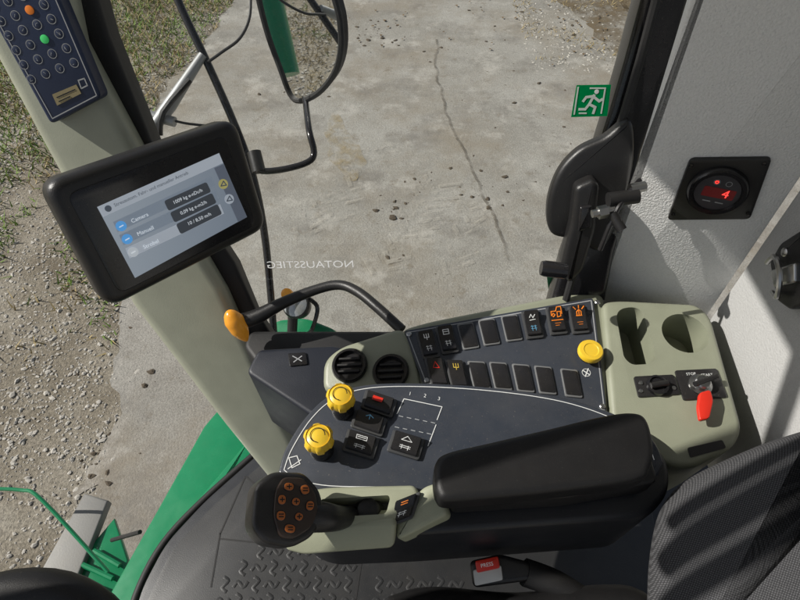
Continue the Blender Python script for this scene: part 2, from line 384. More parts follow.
def blob(l, z, nm, m_, lb, am=.2):
    bm = new(); q = GZ.ps(l); q = [(k.x+noise.noise((k.x*4, k.y*4, 2))*am, k.y+noise.noise((k.x*4, k.y*4, 8))*am) for k in smooth(q, 6)]
    flat(bm, GZ, q, z); mk(nm, bm, m_, kind='structure', label=lb, cat='earth', ang=0)
blob([(548, -40), (560, 5), (590, 25), (610, 45), (640, 60), (760, 70), (800, -40)], .008, 'earth_patch', patchy('brown_earth', (.18, .14, .09), 3, .35, .6, .85), 'brown earth patch at far upper right of the pavement')
blob([(330, 115), (352, 130), (368, 160), (356, 185), (336, 172), (322, 140)], .0092, 'sand_patch', patchy('yellow_sand', (.39, .31, .175), 7, .42, .72, .65), 'yellowish sandy patch on the pavement below the mirror', .1)
def edge_x(y):
    for a, b in zip(rg, rg[1:]):
        if a[1] <= y <= b[1]: return a[0]+(b[0]-a[0])*(y-a[1])/max(1e-6, b[1]-a[1])
    return -1
q = [Vector((*GZ.p(*k), 0)) for k in [(437, 40), (436, 70), (441, 95), (458, 140), (482, 195), (500, 235), (512, 262)]]; q = smooth(q, 14, False)
q = [(k.x+noise.noise((k.x*5, k.y*5, 1))*.035+noise.noise((k.x*25, k.y*25, 1))*.012, k.y) for k in q]
bm = new(); strip(bm, GZ, q, .022, .0108); mk('pavement_crack', bm, patchy('crack_gap', (.14, .122, .096), 9, .33, .72, .75), kind='structure', label='soft dark crack running down the pavement', cat='crack', ang=0)
bm = new()
for (ua, va), (ub, vb) in (((375, 275), (440, 185)), ((330, 225), (372, 150)), ((450, 275), (475, 200)), ((300, 240), (330, 190))):
    a, b = Vector(GZ.p(ua, va)), Vector(GZ.p(ub, vb)); d = (b-a).normalized(); n = Vector((-d.y, d.x)); L_ = (b-a).length; k = 0
    while k*.09 < L_:
        c = a+d*k*.09+n*random.uniform(-.02, .02)
        if random.random() < .7: ribbon(bm, GZ, [tuple(c+n*.02), tuple(c+n*random.uniform(.08, .2)+d*.11)], .034, .014)
        if random.random() < .7: ribbon(bm, GZ, [tuple(c+d*.045-n*.02), tuple(c+d*.045-n*random.uniform(.08, .2)+d*.11)], .034, .014)
        k += 1
for v in bm.verts: v.co.z = .0115+random.uniform(0, .0006)
mk('tyre_track', bm, trackm, kind='structure', label='faint dried mud tyre tread prints on the pavement', cat='tyre track', ang=0)
B = Bits(); k = 0
while k < 36000:
    y = random.uniform(.2, 6.5); x = random.uniform(-5.5, -1)
    e = edge_x(y)
    if x > e+random.uniform(-.08, .22)*random.random(): continue
    if noise.noise((x*1.3, y*1.3, 3))+.5*noise.noise((x*6, y*6, 7)) < random.uniform(-.7, .5): continue
    r = random.choice((.003, .0035, .004, .0045, .005, .006, .007, .008, .011))*random.uniform(.6, 1.25)
    B.stone(x, y, r, (random.uniform(.8, 1.6), random.uniform(.7, 1.2), random.uniform(.4, .75)), .38); k += 1
for i in range(3500):
    x = random.uniform(1.3, 4.5); y = random.uniform(5.2, 9); B.stone(x, y, random.uniform(.005, .016), (1, 1.3, .5), .35)
for i in range(6000):
    x = random.uniform(-9, -3); y = random.uniform(-1, 5); B.stone(x, y, random.uniform(.006, .016), (1, 1.3, .6), .35)
B.build('gravel', stonem, 'loose pale gravel stones on the verge left of the pavement', 'gravel')
B = Bits(); cl = [(375, 35, .22, 60), (390, 212, .09, 22), (425, 178, .14, 16), (492, 200, .12, 22), (300, 95, .25, 10), (520, 180, .2, 18), (400, 260, .2, 10), (150, 350, .3, 16), (100, 462, .08, 26), (590, 25, .35, 70), (480, 40, .6, 36), (505, 95, .3, 18), (540, 130, .25, 14)]
for u, v, s, n in cl:
    x, y = GZ.p(u, v)
    for i in range(n): B.stone(x+random.gauss(0, s), y+random.gauss(0, s*.8), random.choice((.005, .006, .008, .010, .014, .022))*random.uniform(.6, 1.1), (1.3, 1, .55), .38)
for i in range(3600):
    y = random.uniform(.8, 7.5); x = random.uniform(-2.2, 3.2)
    if x > edge_x(y) and noise.noise((x*1.5, y*1.5, 12)) > random.uniform(-.2, .45): B.stone(x, y, random.uniform(.002, .007), (1.3, 1, .55), .38)
B.build('debris', clodm, 'small dark clods of mud scattered over the pavement', 'dirt')
B = Bits()
for i in range(80):
    u, v = random.choice(((375, 28), (480, 15), (570, 25), (590, 20), (600, 40)))
    x, y = GZ.p(u, v); x += random.gauss(0, .35); y += random.gauss(0, .3); a = random.uniform(0, 6.28); r = random.uniform(.010, .022)
    B.blade([(x+r*math.cos(a+t)*(1 if t else 1.5), y+r*math.sin(a+t)*(1 if t else 1.5), .014+random.uniform(0, .010)) for t in (0, 2.2, 4.1)])
B.build('leaf_litter', leafm, 'few dry brown leaves lying on the far pavement', 'leaves')
for name, mat, n, lab, seed, off in (('grass', grassm, 46000, 'thin green grass on the verge at upper left', 9, .0), ('dry_grass', strawm, 42000, 'straw coloured dry grass among the green grass at upper left', 31, .12)):
    B = Bits(); k = 0
    while k < n:
        y = random.uniform(1.8, 12); x = random.uniform(-7, -.6); e = edge_x(y); far = x < -2.7 and y > 2.4
        if x > e-.03*random.random() or noise.noise((x*.9, y*.9, seed))+.6*noise.noise((x*4, y*4, seed))+off+(.45 if y > 4.3 else -.15)+((.8 if name == 'grass' else .35) if far else 0) < random.uniform(-.1, .5): continue
        h = random.uniform(.02, .075); a = random.uniform(0, 6.28); w = .006; dx, dy = math.cos(a)*w, math.sin(a)*w; t = random.uniform(-.07, .07); s = random.uniform(-.07, .07)
        B.blade([(x-dx, y-dy, 0), (x+dx, y+dy, 0), (x+t, y+s, h)]); k += 1
    if name == 'dry_grass':
        for i in range(3500):
            x = random.uniform(1.3, 4); y = random.uniform(5.4, 8.5)
            if noise.noise((x*2, y*2, 3)) < 0: continue
            a = random.uniform(0, 6.28); dx, dy = math.cos(a)*.005, math.sin(a)*.005
            B.blade([(x-dx, y-dy, .005), (x+dx, y+dy, .005), (x+random.uniform(-.06, .06), y+random.uniform(-.06, .06), random.uniform(.01, .05))])
    B.build(name, mat, lab, 'grass')

# ================================================================ CAB
cab = thing('harvester_cab', 'cab of the machine with khaki front post, black rear post and grey lined wall', 'cab', CAM+Vector((0, .5, -1.2)))
RF = Plane(CAM+Vector((0, 0, .42)), (0, 0, 1))
bm = new(); pad(bm, RF, rnd([(-.80, -.12), (.70, -.12), (.70, .78), (-.80, .78)], .05), 0, .05, .01); mk('roof', bm, roofm, cab)  # unseen cab roof, edges set to block overhead sky and shade the wall
bm = new(); tube(bm, [CAM+Vector(p) for p in ((-.75, .14, -.35), (-.76, .33, .05), (-.77, .50, .42))], .018, 10, 4); mk('shadow_post', bm, black, cab)  # unseen post added to throw a diagonal shadow across the cab
FL = Plane(CAM+Vector((0, 0, -1.2)), (0, 0, 1))
fl = FL.ps([(128, 640), (140, 590), (165, 543), (205, 500), (262, 450), (330, 400), (700, 380)])
bm = new(); pad(bm, FL, rnd(fl+[(.55, -.5), (-.75, -.5)], .03), -.05, 0, .006, 2)
floor = mk('floor', bm, navyd, cab)
mt = FL.ps([(140, 640), (150, 596), (172, 552), (212, 508), (266, 462), (330, 425), (640, 420)])
bm = new(); pad(bm, FL, rnd(mt+[(.4, -.4), (-.6, -.4)], .02), .0005, .008, .003, 2)
u0, v0 = FL.p(232, 553); cs = .030; ms = 1.35; xr = FL.p(352, 580)[0]; xg = FL.p(372, 580)[0]
mid = [(q.x*ms, q.y*ms) for q in smooth([(-.0100, -.0040), (-.0045, .0036), (.0045, -.0036), (.0100, .0040)], 4, False)]
wv = []
for s in (1, -1):
    side = []
    for i, p in enumerate(mid):
        a, b = Vector(mid[max(i-1, 0)]), Vector(mid[min(i+1, len(mid)-1)]); d = (b-a).normalized(); side.append((p[0]-d.y*.0033*s, p[1]+d.x*.0033*s))
    wv += side if s == 1 else side[::-1]
for i in range(18):
    for j in range(17):
        cx, cy = u0+i*cs, v0-j*cs
        if i+j < 2 or xr < cx < xg or (cx >= xg and j < 2) or cx > .12: continue
        sh = wv if (i+j) % 2 else [(-b_, a_) for a_, b_ in wv]
        pad(bm, FL, [(cx+a_, cy+b_) for a_, b_ in sh], .0072, .0090, .0008, 2)
mk('rubber_mat', bm, matm, cab)
for l in ([(212, 588), (221, 535), (246, 478)], [(247, 478), (268, 497), (300, 512)], [(221, 540), (300, 548)], [(362, 560), (356, 600)]):
    bm = new(); q = FL.ps(l); ribbon(bm, FL, q, .003, .0086); mk('mat_seam', bm, rubber, cab, ang=0)
def section(L, R, depth, r=.018, bulge=0, seg=5):
    w = (R-L); W = w.length; x = w.normalized(); n = (CAM-(L+R)/2); n = (n-x*n.dot(x)).normalized()
    return [L+x*a+n*b for a, b in rnd([(0, 0), (W*.5, bulge), (W, 0), (W, -depth), (0, -depth)], r, seg)]
bm = new(); st = [((-75, -70), (52, -70), .71), ((-22, 30), (78, 40), .775), ((38, 140), (136, 150), .84), ((130, 305), (224, 288), .96), ((224, 425), (284, 420), 1.08), ((277, 490), (312, 475), 1.14)]
loft(bm, [section(at(*a, t), at(*b, t), .09, .022) for a, b, t in st]); mk('front_post', bm, khaki_p, cab)
bm = new(); st = [((50, -70), (76, -70), .74), ((76, 40), (108, 35), .80), ((128, 140), (150, 140), .87), ((205, 270), (234, 262), .97), ((226, 300), (256, 310), 1.0), ((250, 345), (275, 340), 1.03)]
loft(bm, [section(at(*a, t), at(*b, t), .05, .008) for a, b, t in st]); mk('window_seal', bm, rubber, cab)
bm = new(); st = [(633, 690, -70), (642, 690, 0), (626, 674, 60), (611, 658, 110), (598, 643, 150), (582, 630, 205), (566, 616, 250), (552, 606, 300)]
loft(bm, [section(at(a, v, .68+(v+40)/320*.22), at(b, v, .675+(v+40)/320*.22), .06, .01) for a, b, v in st]); mk('rear_post', bm, gloss, cab)
bm = new(); tube(bm, [at(a+14, v, .665+(v+40)/320*.22) for a, b, v in st], .006, 8); mk('post_trim', bm, rubber, cab)
GL = plane3(at(140, 140, .885), at(245, 312, 1.025), at(625, 80, .755))
bm = new(); flat(bm, GL, GL.ps([(60, -80), (90, -10), (148, 140), (252, 338), (400, 338), (600, 300), (606, 210), (640, 0), (655, -80)]))
mk('window_glass', bm, glassm, cab, ang=0)
SILL = Plane(onz(300, 350, -.80), (0, -.05, 1))
bm = new(); pad(bm, SILL, rnd(SILL.ps([(243, 345), (250, 330), (405, 330), (600, 290), (600, 330), (330, 372), (260, 368)]), .012), -.05, 0, .008); mk('window_sill', bm, rubber, cab)
P0, P1 = Vector((.345, .628, 0)), Vector((.506, .573, 0))
wd = (P1-P0).normalized()
W1 = Plane(CAM+P0, (wd.y, -wd.x, 0), wd)
x1 = (P1-P0).length
bm = new(); lp = W1.ps([(606, 272), (650, 130), (690, 0), (706, -60)])
pad(bm, W1, ccw(rnd([(lp[0][0]-.01, -.9)]+lp+[(lp[3][0], .1), (x1, .1), (x1, -.9)], .004)), -.03, 0, .004); mk('wall_panel', bm, wallm, cab)
W2 = Plane(CAM+P1+Vector((.003, -.004, 0)), (-1, -.03, 0), (.03, -1, 0))
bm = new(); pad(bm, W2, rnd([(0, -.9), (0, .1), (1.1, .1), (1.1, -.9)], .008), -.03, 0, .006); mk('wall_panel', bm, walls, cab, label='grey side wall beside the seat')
# latch
bm = new(); LT = GL.up(.004)
pad(bm, LT, sm2(LT.ps([(628, 118), (602, 134), (576, 147), (556, 170), (546, 202), (550, 229), (575, 236), (598, 246), (616, 215), (630, 165)]), 6), 0, .020, .008, 5)
latch = thing('window_latch', 'black emergency window latch with lever and bolts on the rear post', 'latch', LT.at(575, 200))
mk('latch_plate', bm, black, latch)
LT = LT.up(.012)
bm = new(); pad(bm, LT, rnd(LT.ps([(572, 180), (590, 172), (596, 178), (592, 222), (580, 262), (566, 275), (558, 258), (568, 215)]), .008), .006, .034, .008, 4); mk('lever', bm, black, latch)
bm = new(); pad(bm, LT, rnd(LT.ps([(576, 198), (588, 196), (587, 218), (574, 222)]), .003), .033, .040, .003); mk('lever_rib', bm, gloss, latch)
bm = new(); a = at(541, 268, .79); b = at(566, 271, .79); tube(bm, [a, a+(b-a)*.15, b], [.010, .0115, .0115], 16); mk('knob', bm, gloss, latch)
for (u, v), (u2, v2), r, m in (((592, 214), (614, 209), .0055, metal), ((598, 213), (607, 211), .009, metal), ((608, 200), (638, 196), .010, black), ((630, 189), (645, 186), .007, metal), ((612, 213), (622, 230), .007, black), ((616, 222), (620, 221), .006, metal)):
    bm = new(); tube(bm, [at(u, v, .755), at(u2, v2, .755)], r, 12 if r != .009 else 6); mk('bolt', bm, m, latch)
bm = new(); tube(bm, [at(640, 180, .76), at(618, 208, .75), at(600, 250, .78)], .0035, 8, 4); mk('rod', bm, gloss, latch)

# ================================================================ EXIT SIGN, WINDOW MARKS
bm = new(); q = GL.ps([(576.5, 85), (611, 84.5), (607, 116), (571, 117)]); pad(bm, GL, q, .0006, .0012)
ex = mk('exit_sign', bm, signgreen, None, 'square green emergency exit sticker with running figure on the window glass', 'sign')
bm = new(); lines_px(bm, GL, [[(594, 95), (589, 104)], [(593, 96), (586, 97), (583, 101)], [(594, 97), (599, 101), (602, 99)], [(589, 104), (595, 107), (593, 113)], [(589, 104), (585, 109), (579, 109)]], 2.6, .0017)
pad(bm, GL, circ(*GL.p(596.5, 91.5), .0030, 14), .0013, .0017)
mk('pictogram', bm, signwhite, ex, ang=0, label='white running figure')
bm = new(); lines_px(bm, GL, [[(601, 113), (605, 88), (590, 88)], [(578, 87), (574, 114)], [(579, 113), (586, 113)]], 1.6, .0017)
mk('door_outline', bm, signwhite, ex, ang=0)
bm = text_px(GL, 'NOTAUSSTIEG', (310, 264.5), (50, -.6), 13.5, .0012, mx=-1, bold=-.006, sy=.8)
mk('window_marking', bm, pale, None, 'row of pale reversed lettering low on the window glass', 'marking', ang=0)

# ================================================================ KEYPAD on front post
KPD = plane3(at(0, 10, .742), at(62, 0, .738), at(57, 122, .81))
kp = thing('keypad', 'dark blue keypad of round buttons on the khaki front post', 'keypad', KPD.at(40, 50))
bm = new(); pad(bm, KPD, rnd(KPD.ps([(-44, -50), (36, -60), (103, 97), (52, 124)]), .008), -.02, .004, .003); mk('panel', bm, M('keypad_film', (.014, .026, .070), .4, bump=.1, dust=.03), kp)
bm = new(); lines_px(bm, KPD, [[(-38, -46), (34, -55), (98, 95), (54, 118), (-38, -46)]], 1.1, .0045); mk('border_line', bm, greyp, kp, ang=0)
kb = M('keypad_button', (.014, .024, .062), .4, bump=0)
for i in range(-3, 5):
    for j in range(4):
        c = KPD.p(3+j*14.2+i*7.5, 21-j*5.5+i*14.5)
        lit = {(0, 2): orange, (2, 2): greenlit}.get((i, j))
        bm = new(); pad(bm, KPD, circ(*c, .0056 if lit else .0050, 18), .004, .0055 if lit else .0046, .0005, 2); b = mk('button', bm, lit or kb, kp, label='lit orange button' if lit == orange else 'lit green button' if lit else None)
        if not lit:
            bm = new(); q = circ(*c, .0058, 20); ribbon(bm, KPD, q+q[:1], .0008, .0045); mk('ring', bm, greyp, b, ang=0)
            bm = new(); q = [(c[0]+random.uniform(-.0025, .0025), c[1]+random.uniform(-.0025, .0025)) for _ in range(3)]; ribbon(bm, KPD, q, .0005, .0050); mk('symbol', bm, greyp, b, ang=0)
bm = new(); pad(bm, KPD, KPD.ps([(54, 94), (78, 84), (83, 93), (59, 105)]), .0042, .0052); lb = mk('label_plate', bm, M('tan_label', (.28, .23, .12), .5, bump=0), kp)
bm = new(); lines_px(bm, KPD, [[(59, 97), (77, 89)], [(61, 101), (72, 96)]], 1.1, .0056); mk('lettering', bm, swm, lb, ang=0)
bm = new(); lines_px(bm, KPD, [[(80, 80), (86, 78), (89, 85), (83, 88), (80, 80)]], 1.2, .005); mk('symbol', bm, greyp, kp, ang=0)

# ================================================================ MONITOR
MO = plane3(at(45, 187, .585), at(235, 120, .70), at(112, 307, .655))
mon = thing('monitor', 'black tilted touch monitor with lit blue grey menu beside the front post', 'monitor', MO.at(160, 215))
bm = new(); pad(bm, MO, rnd(MO.ps([(41, 184), (237, 117), (270, 228), (109, 311)]), .022, 7), -.045, .0, .012, 4, both=True); mk('case', bm, black, mon)
bm = new(); pad(bm, MO, rnd(MO.ps([(66, 194), (226, 135), (256, 225), (119, 294)]), .012, 5), -.001, .0012, .001); mk('front_glass', bm, gloss, mon)
SC = MO.up(.0014)
bm = new(); flat(bm, SC, SC.ps([(97, 207), (219, 153), (247, 217), (135, 278)])); scr = mk('screen', bm, screenm, mon, ang=0)
D = (121, -54)
bm = new(); flat(bm, SC, SC.ps([(97, 207), (219, 153), (223, 163), (103, 217)]), .0003); mk('header_bar', bm, e_head, scr, ang=0)
bm = new(); flat(bm, SC, SC.ps([(214, 168), (223.5, 164), (247, 217), (238, 222)]), .0004); mk('side_strip', bm, e_strip, scr, ang=0)
bm = new(); text_px(SC, 'Streuautom. Fahr- und manueller Antrieb', (114, 205.5), D, 4.6, .0006, bm, 'LEFT'); mk('lettering', bm, e_ink, scr, ang=0)
for i in range(3):
    u, v = 113+i*6, 222+i*13.2
    bm = new(); flat(bm, SC, SC.ps([(u, v), (u+98-i*1.5, v-45.5+i*.6), (u+102-i*1.5, v-36+i*.6), (u+4.6, v+10)]), .0003); mk('menu_row', bm, e_row if i < 2 else e_head, scr, ang=0)
for i, (s, uv) in enumerate((('Camera', (131, 221.5)), ('Manuell', (137, 234.5)), ('Strobel', (143, 247.5)))):
    bm = text_px(SC, s, uv, D, 5.2, .0010, None, 'LEFT'); mk('lettering', bm, e_white, scr, ang=0)
boxes = (((166, 206), (208.5, 186.8)), ((172, 217.6), (214, 197.8)), ((178, 229.2), (219.5, 208.8)))
for (u, v), (u2, v2) in boxes:
    bm = new(); flat(bm, SC, rnd(SC.ps([(u-2.4, v-5), (u2-2.4, v2-5), (u2+2.4, v2+5), (u+2.4, v+5)]), .003), .0010); f = mk('value_box', bm, e_dark, scr, ang=0)
for uv, s in (((187.5, 196.3), '1009 kg e-nDc/h'), ((193.3, 207.5), '0,09 kg e-m2/h'), ((199, 218.8), '10 / 8,50 m/h')):
    bm = text_px(SC, s, uv, D, 4.2, .0014); mk('lettering', bm, e_white, scr, ang=0)
for uv in ((121, 226), (127, 239), (133, 252)):
    bm = new(); pad(bm, SC, circ(*SC.p(*uv), .0058, 28), .0002, .0012); ic = mk('icon', bm, e_blue if uv[1] < 250 else e_fade, scr, ang=0)
    bm = new(); lines_px(bm, SC, [[(uv[0]-1.8, uv[1]+1), (uv[0]+1.8, uv[1]-1)]], 1.1, .0015); mk('symbol', bm, e_white, ic, ang=0)
for (u, v) in ((223, 184), (229, 199)):
    bm = new(); pad(bm, SC, circ(*SC.p(u, v), .0062, 24), .0004, .0011); ic = mk('icon', bm, e_gold if v < 190 else e_head, scr, ang=0)
    bm = new(); lines_px(bm, SC, [[(u-2.5, v+2), (u, v-3), (u+3, v+1), (u-2.5, v+2)]], 1.0, .0015); mk('symbol', bm, e_ink, ic, ang=0)
bm = new(); pad(bm, SC, circ(*SC.p(108, 208.5), .0036, 16), .0004, .0011); mk('icon', bm, e_ink, scr, ang=0)
bm = new(); a = MO.at(150, 220, -.04); tube(bm, [a, a-MO.n*.05, at(165, 240, .90)], [.022, .02, .02], 14); mk('mount_arm', bm, black, mon)

# ================================================================ SIDE CONSOLE (fixed)
BP = Plane(onz(510, 350, -.70), (-.03, -.12, 1))
sc = thing('side_console', 'khaki side console with black rocker switch panel and cup holders under the window', 'console', BP.at(560, 350, -.1))
HO = BP.up(-.006)
bm = new(); pad(bm, HO, rnd(HO.ps([(392, 398), (398, 345), (402, 328), (430, 320), (592, 288), (601, 290), (606, 302), (612, 425)]), .018), -.16, 0, .009, 4); mk('housing', bm, khaki, sc)
bm = new(); pad(bm, BP, rnd(BP.ps([(404, 331), (593, 298), (607, 413), (424, 386)]), .006), -.004, .001, .001); pn = mk('switch_panel', bm, navy, sc)
bm = new(); lines_px(bm, BP, [[(407, 333), (591, 301), (604, 410), (426, 383), (407, 333)]], 1.0, .0015); mk('border_line', bm, greyp, pn, ang=0)
for u, v in ((409, 335), (597, 303), (602, 407), (427, 381)):
    bm = new(); lathe(bm, BP.at(u, v, .001), BP.n, [(.0042, 0), (.0042, .002), (.003, .003)], 12); mk('screw', bm, metal, pn)
def rocker(pl, par, u, v, w, h, ux, uy, blank=False, icon=None, zoff=.001, tall=1.0):
    ux = Vector(ux).normalized(); uy = Vector(uy).normalized(); c = Vector((u, v))
    def Q(k): return pl.ps([tuple(c+ux*a*w/2*k+uy*b*h/2*k) for a, b in ((-1, -1), (1, -1), (1, 1), (-1, 1))])
    bm = new(); pad(bm, pl, rnd(Q(1.12 if not blank else 1.06), .003, 3), zoff, zoff+(.004 if not blank else .0028), .0010, 2); par_o = mk('rocker_bezel' if not blank else 'blank_slot', bm, bezel if not blank else slotm, par)
    q = [Vector(k) for k in Q(.90)]
    if blank:
        bm = new(); pad(bm, pl, rnd([tuple(k) for k in Q(.93)], .003, 3), zoff+.002, zoff+.0042, .0010, 2); mk('cover', bm, swm, par_o); return par_o
    bm = new(); mid1, mid2 = (q[0]+q[3])/2, (q[1]+q[2])/2
    lo, hi, md = zoff+.003, zoff+.003+.011*tall, zoff+.003+.0045*tall
    P = lambda a, hh: pl.w(a.x, a.y, hh)
    A = [P(q[0], hi), P(q[1], hi), P(mid2, md), P(q[2], md+.001), P(q[3], md+.001), P(mid1, md)]
    B = [P(q[0], lo), P(q[1], lo), P(mid2, lo), P(q[2], lo), P(q[3], lo), P(mid1, lo)]
    a = [bm.verts.new(k) for k in A]; b = [bm.verts.new(k) for k in B]
    bm.faces.new((a[0], a[1], a[2], a[5])); bm.faces.new((a[5], a[2], a[3], a[4])); bm.faces.new(b)
    for i in range(6): bm.faces.new((b[i], b[(i+1) % 6], a[(i+1) % 6], a[i]))
    bmesh.ops.recalc_face_normals(bm, faces=bm.faces); bmesh.ops.bevel(bm, geom=list(bm.edges), offset=.0009, segments=2, affect='EDGES')
    ro = mk('rocker', bm, swm, par_o)
    def facept(s, t):
        s *= .8; t = t*.8-(.1 if t < 0 else -.1)
        x = q[0].lerp(q[1], (s+1)/2); y = q[3].lerp(q[2], (s+1)/2)
        p = x.lerp(y, (t+1)/2); hh = (hi+(md-hi)*(t+1)) if t < 0 else md+.001*t
        return pl.w(p.x, p.y, hh+.0007)
    for m, ls, wd in (icon or []):
        bm = new(); wd = wd*.75 if wd < .005 else wd
        for l in ls:
            p3 = [facept(*k) for k in l]
            for a_, b_ in zip(p3, p3[1:]):
                d = (b_-a_)
                if d.length < 1e-6: continue
                d.normalize(); nn = pl.n.cross(d)*wd/2
                bm.faces.new([bm.verts.new(k) for k in (a_-nn-d*wd*.3, b_-nn+d*wd*.3, b_+nn+d*wd*.3, a_+nn-d*wd*.3)])
        mk('symbol', bm, m, par_o, ang=0, fix=False)
    return par_o
tri = [[(-.5, -.2), (0, -.75), (.5, -.2), (-.5, -.2)]]
sq = [[(-.5, -.7), (.5, -.7), (.5, -.25), (-.5, -.25), (-.5, -.7)], [(-.4, -.5), (.4, -.5)]]
grid = [[(-.5, .25), (.5, .25)], [(-.5, .5), (.5, .5)], [(-.3, .15), (-.3, .75)], [(.3, .15), (.3, .75)]]
arr = [[(0, -.2), (0, -.8)], [(-.35, -.5), (0, -.8), (.35, -.5)]]
wave = [[(-.5, -.4), (-.2, -.7), (.1, -.35), (.5, -.65)], [(-.5, -.15), (.5, -.2)]]
softy = M('symbol_yellow', (.7, .5, .08), .5, bump=0); blueic = M('symbol_blue_glow', (.15, .4, .6), .5, bump=0, emit=.1)  # blue symbols glow weakly to stay visible in shade
fork = [[(-.4, -.75), (-.4, -.4), (0, -.4), (0, -.2)], [(.4, -.75), (.4, -.4), (0, -.4)], [(0, -.75), (0, -.4)]]
beacon = [[(-.5, -.1), (.5, -.1)], [(-.38, -.15), (-.38, -.48), (0, -.66), (.38, -.48), (.38, -.15)], [(-.95, -.95), (-.55, -.7)], [(.95, -.95), (.55, -.7)], [(0, -1.05), (0, -.8)], [(0, -.55), (0, -.15)]]
tractor = [[(-.95, -.22), (-.95, -.62), (-.15, -.62), (.1, -1.0), (.8, -1.0), (.9, -.32)], [(-.6, -.1), (-.3, -.28), (-.6, -.42), (-.9, -.25), (-.6, -.1)], [(.1, -.05), (.7, -.12), (.7, -.55), (.1, -.55), (.1, -.05)], [(-1.0, 0), (1.0, 0)]]
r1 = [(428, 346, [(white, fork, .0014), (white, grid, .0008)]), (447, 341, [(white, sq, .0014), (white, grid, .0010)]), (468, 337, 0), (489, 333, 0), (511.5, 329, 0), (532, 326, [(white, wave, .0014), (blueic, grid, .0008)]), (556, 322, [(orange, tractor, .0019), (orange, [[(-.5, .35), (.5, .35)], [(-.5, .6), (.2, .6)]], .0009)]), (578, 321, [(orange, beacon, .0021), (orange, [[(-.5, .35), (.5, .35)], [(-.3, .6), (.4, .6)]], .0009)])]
for i, (u, v, ic) in enumerate(r1): rocker(BP, pn, u, v, 15.5, 25, (.985, -.17+.012*i), (.27-.012*i, .965), blank=not ic, icon=ic or None)
r2 = [(437, 374, [(red, tri, .0014)]), (457, 376, [(softy, fork, .0014)]), (479, 376, 0), (500.5, 377, 0), (523, 379, 0), (545, 381, 0), (571, 384, 0)]
for i, (u, v, ic) in enumerate(r2): rocker(BP, pn, u, v, 16.5, 27, (.99, .02+.014*i), (.25-.012*i, .965), blank=not ic, icon=ic or None)
bm = new(); lathe(bm, BP.at(588, 356, .001), BP.n, [(.0135, 0), (.0135, .012), (.012, .013)], 24); pb = mk('push_button', bm, swm, pn, label='black base under the round yellow push button')
bm = new(); lathe(bm, BP.at(588, 356, .010), BP.n, [(.0165, 0), (.0185, .002), (.0185, .007), (.0165, .010), (.011, .0105), (.010, .0095), (.0, .0095)], 28); mk('cap', bm, yellow, pb)
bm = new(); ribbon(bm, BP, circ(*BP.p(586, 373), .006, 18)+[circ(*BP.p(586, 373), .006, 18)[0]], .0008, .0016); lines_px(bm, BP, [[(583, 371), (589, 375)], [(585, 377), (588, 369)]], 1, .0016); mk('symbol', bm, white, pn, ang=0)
# right module with cup holders
RM = BP.up(.004)
bm = new(); rm = pad(bm, RM, rnd(RM.ps([(602, 301), (620, 299), (698, 303), (712, 316), (744, 428), (736, 446), (690, 470), (650, 460), (612, 425)]), .02), -.17, 0, .009, 4)
c1 = new(); pad(c1, RM, rnd(RM.ps([(615, 309), (641, 306), (656, 357), (650, 364), (632, 365), (624, 358)]), .022, 7), -.075, .03)
c2 = new(); pad(c2, RM, circ(*RM.p(685, 333), .034, 40), -.07, .03)
bm = cut(bm, [c1, c2]); mod = mk('cup_holder_module', bm, khaki, sc)
for pts in ([(633, 377), (673, 375), (680, 395), (638, 398)], [(674, 371), (716, 369), (727, 398), (683, 401)]):
    bm = new(); pad(bm, RM, rnd(RM.ps(pts), .004), -.001, .003, .0012, 2); mk('cover_plate', bm, swm, mod)
bm = new(); lathe(bm, RM.at(656, 387, .003), RM.n, [(.015, 0), (.015, .006), (.012, .007), (.011, .004), (.0, .004)], 26); so = mk('power_socket', bm, gloss, mod)
bm = new(); tube(bm, [RM.at(648, 389, .011), RM.at(665, 386, .011)], .0045, 10); mk('flap', bm, black, so)
for u, v in ((640, 384), (673, 389), (640, 392)):
    bm = new(); lathe(bm, RM.at(u, v, .003), RM.n, [(.003, 0), (.003, .0015), (.0, .002)], 10); mk('screw', bm, metal, mod)
bm = new(); lathe(bm, RM.at(699, 386, .003), RM.n, [(.016, 0), (.016, .003), (.011, .004), (.011, .012), (.009, .014), (0, .014)], 26); ks = mk('key_switch', bm, metal, mod)
bm = new(); tube(bm, [RM.at(690, 389, .016), RM.at(712, 381, .016)], .004, 10); mk('turn_grip', bm, swm, ks)
bm = new(); pad(bm, RM.up(.014), rnd(RM.up(.014).ps([(698, 394), (709, 391), (712, 402), (708, 420), (698, 422), (696, 408)]), .005), 0, .006, .002); mk('red_tag', bm, red, mod)
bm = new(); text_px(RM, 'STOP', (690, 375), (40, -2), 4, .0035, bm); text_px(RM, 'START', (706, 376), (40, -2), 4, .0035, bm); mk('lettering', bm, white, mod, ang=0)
bm = new(); pad(bm, RM, rnd(RM.ps([(687, 448), (722, 440), (726, 448), (690, 458)]), .003), -.001, .001); mk('slot', bm, swm, mod)
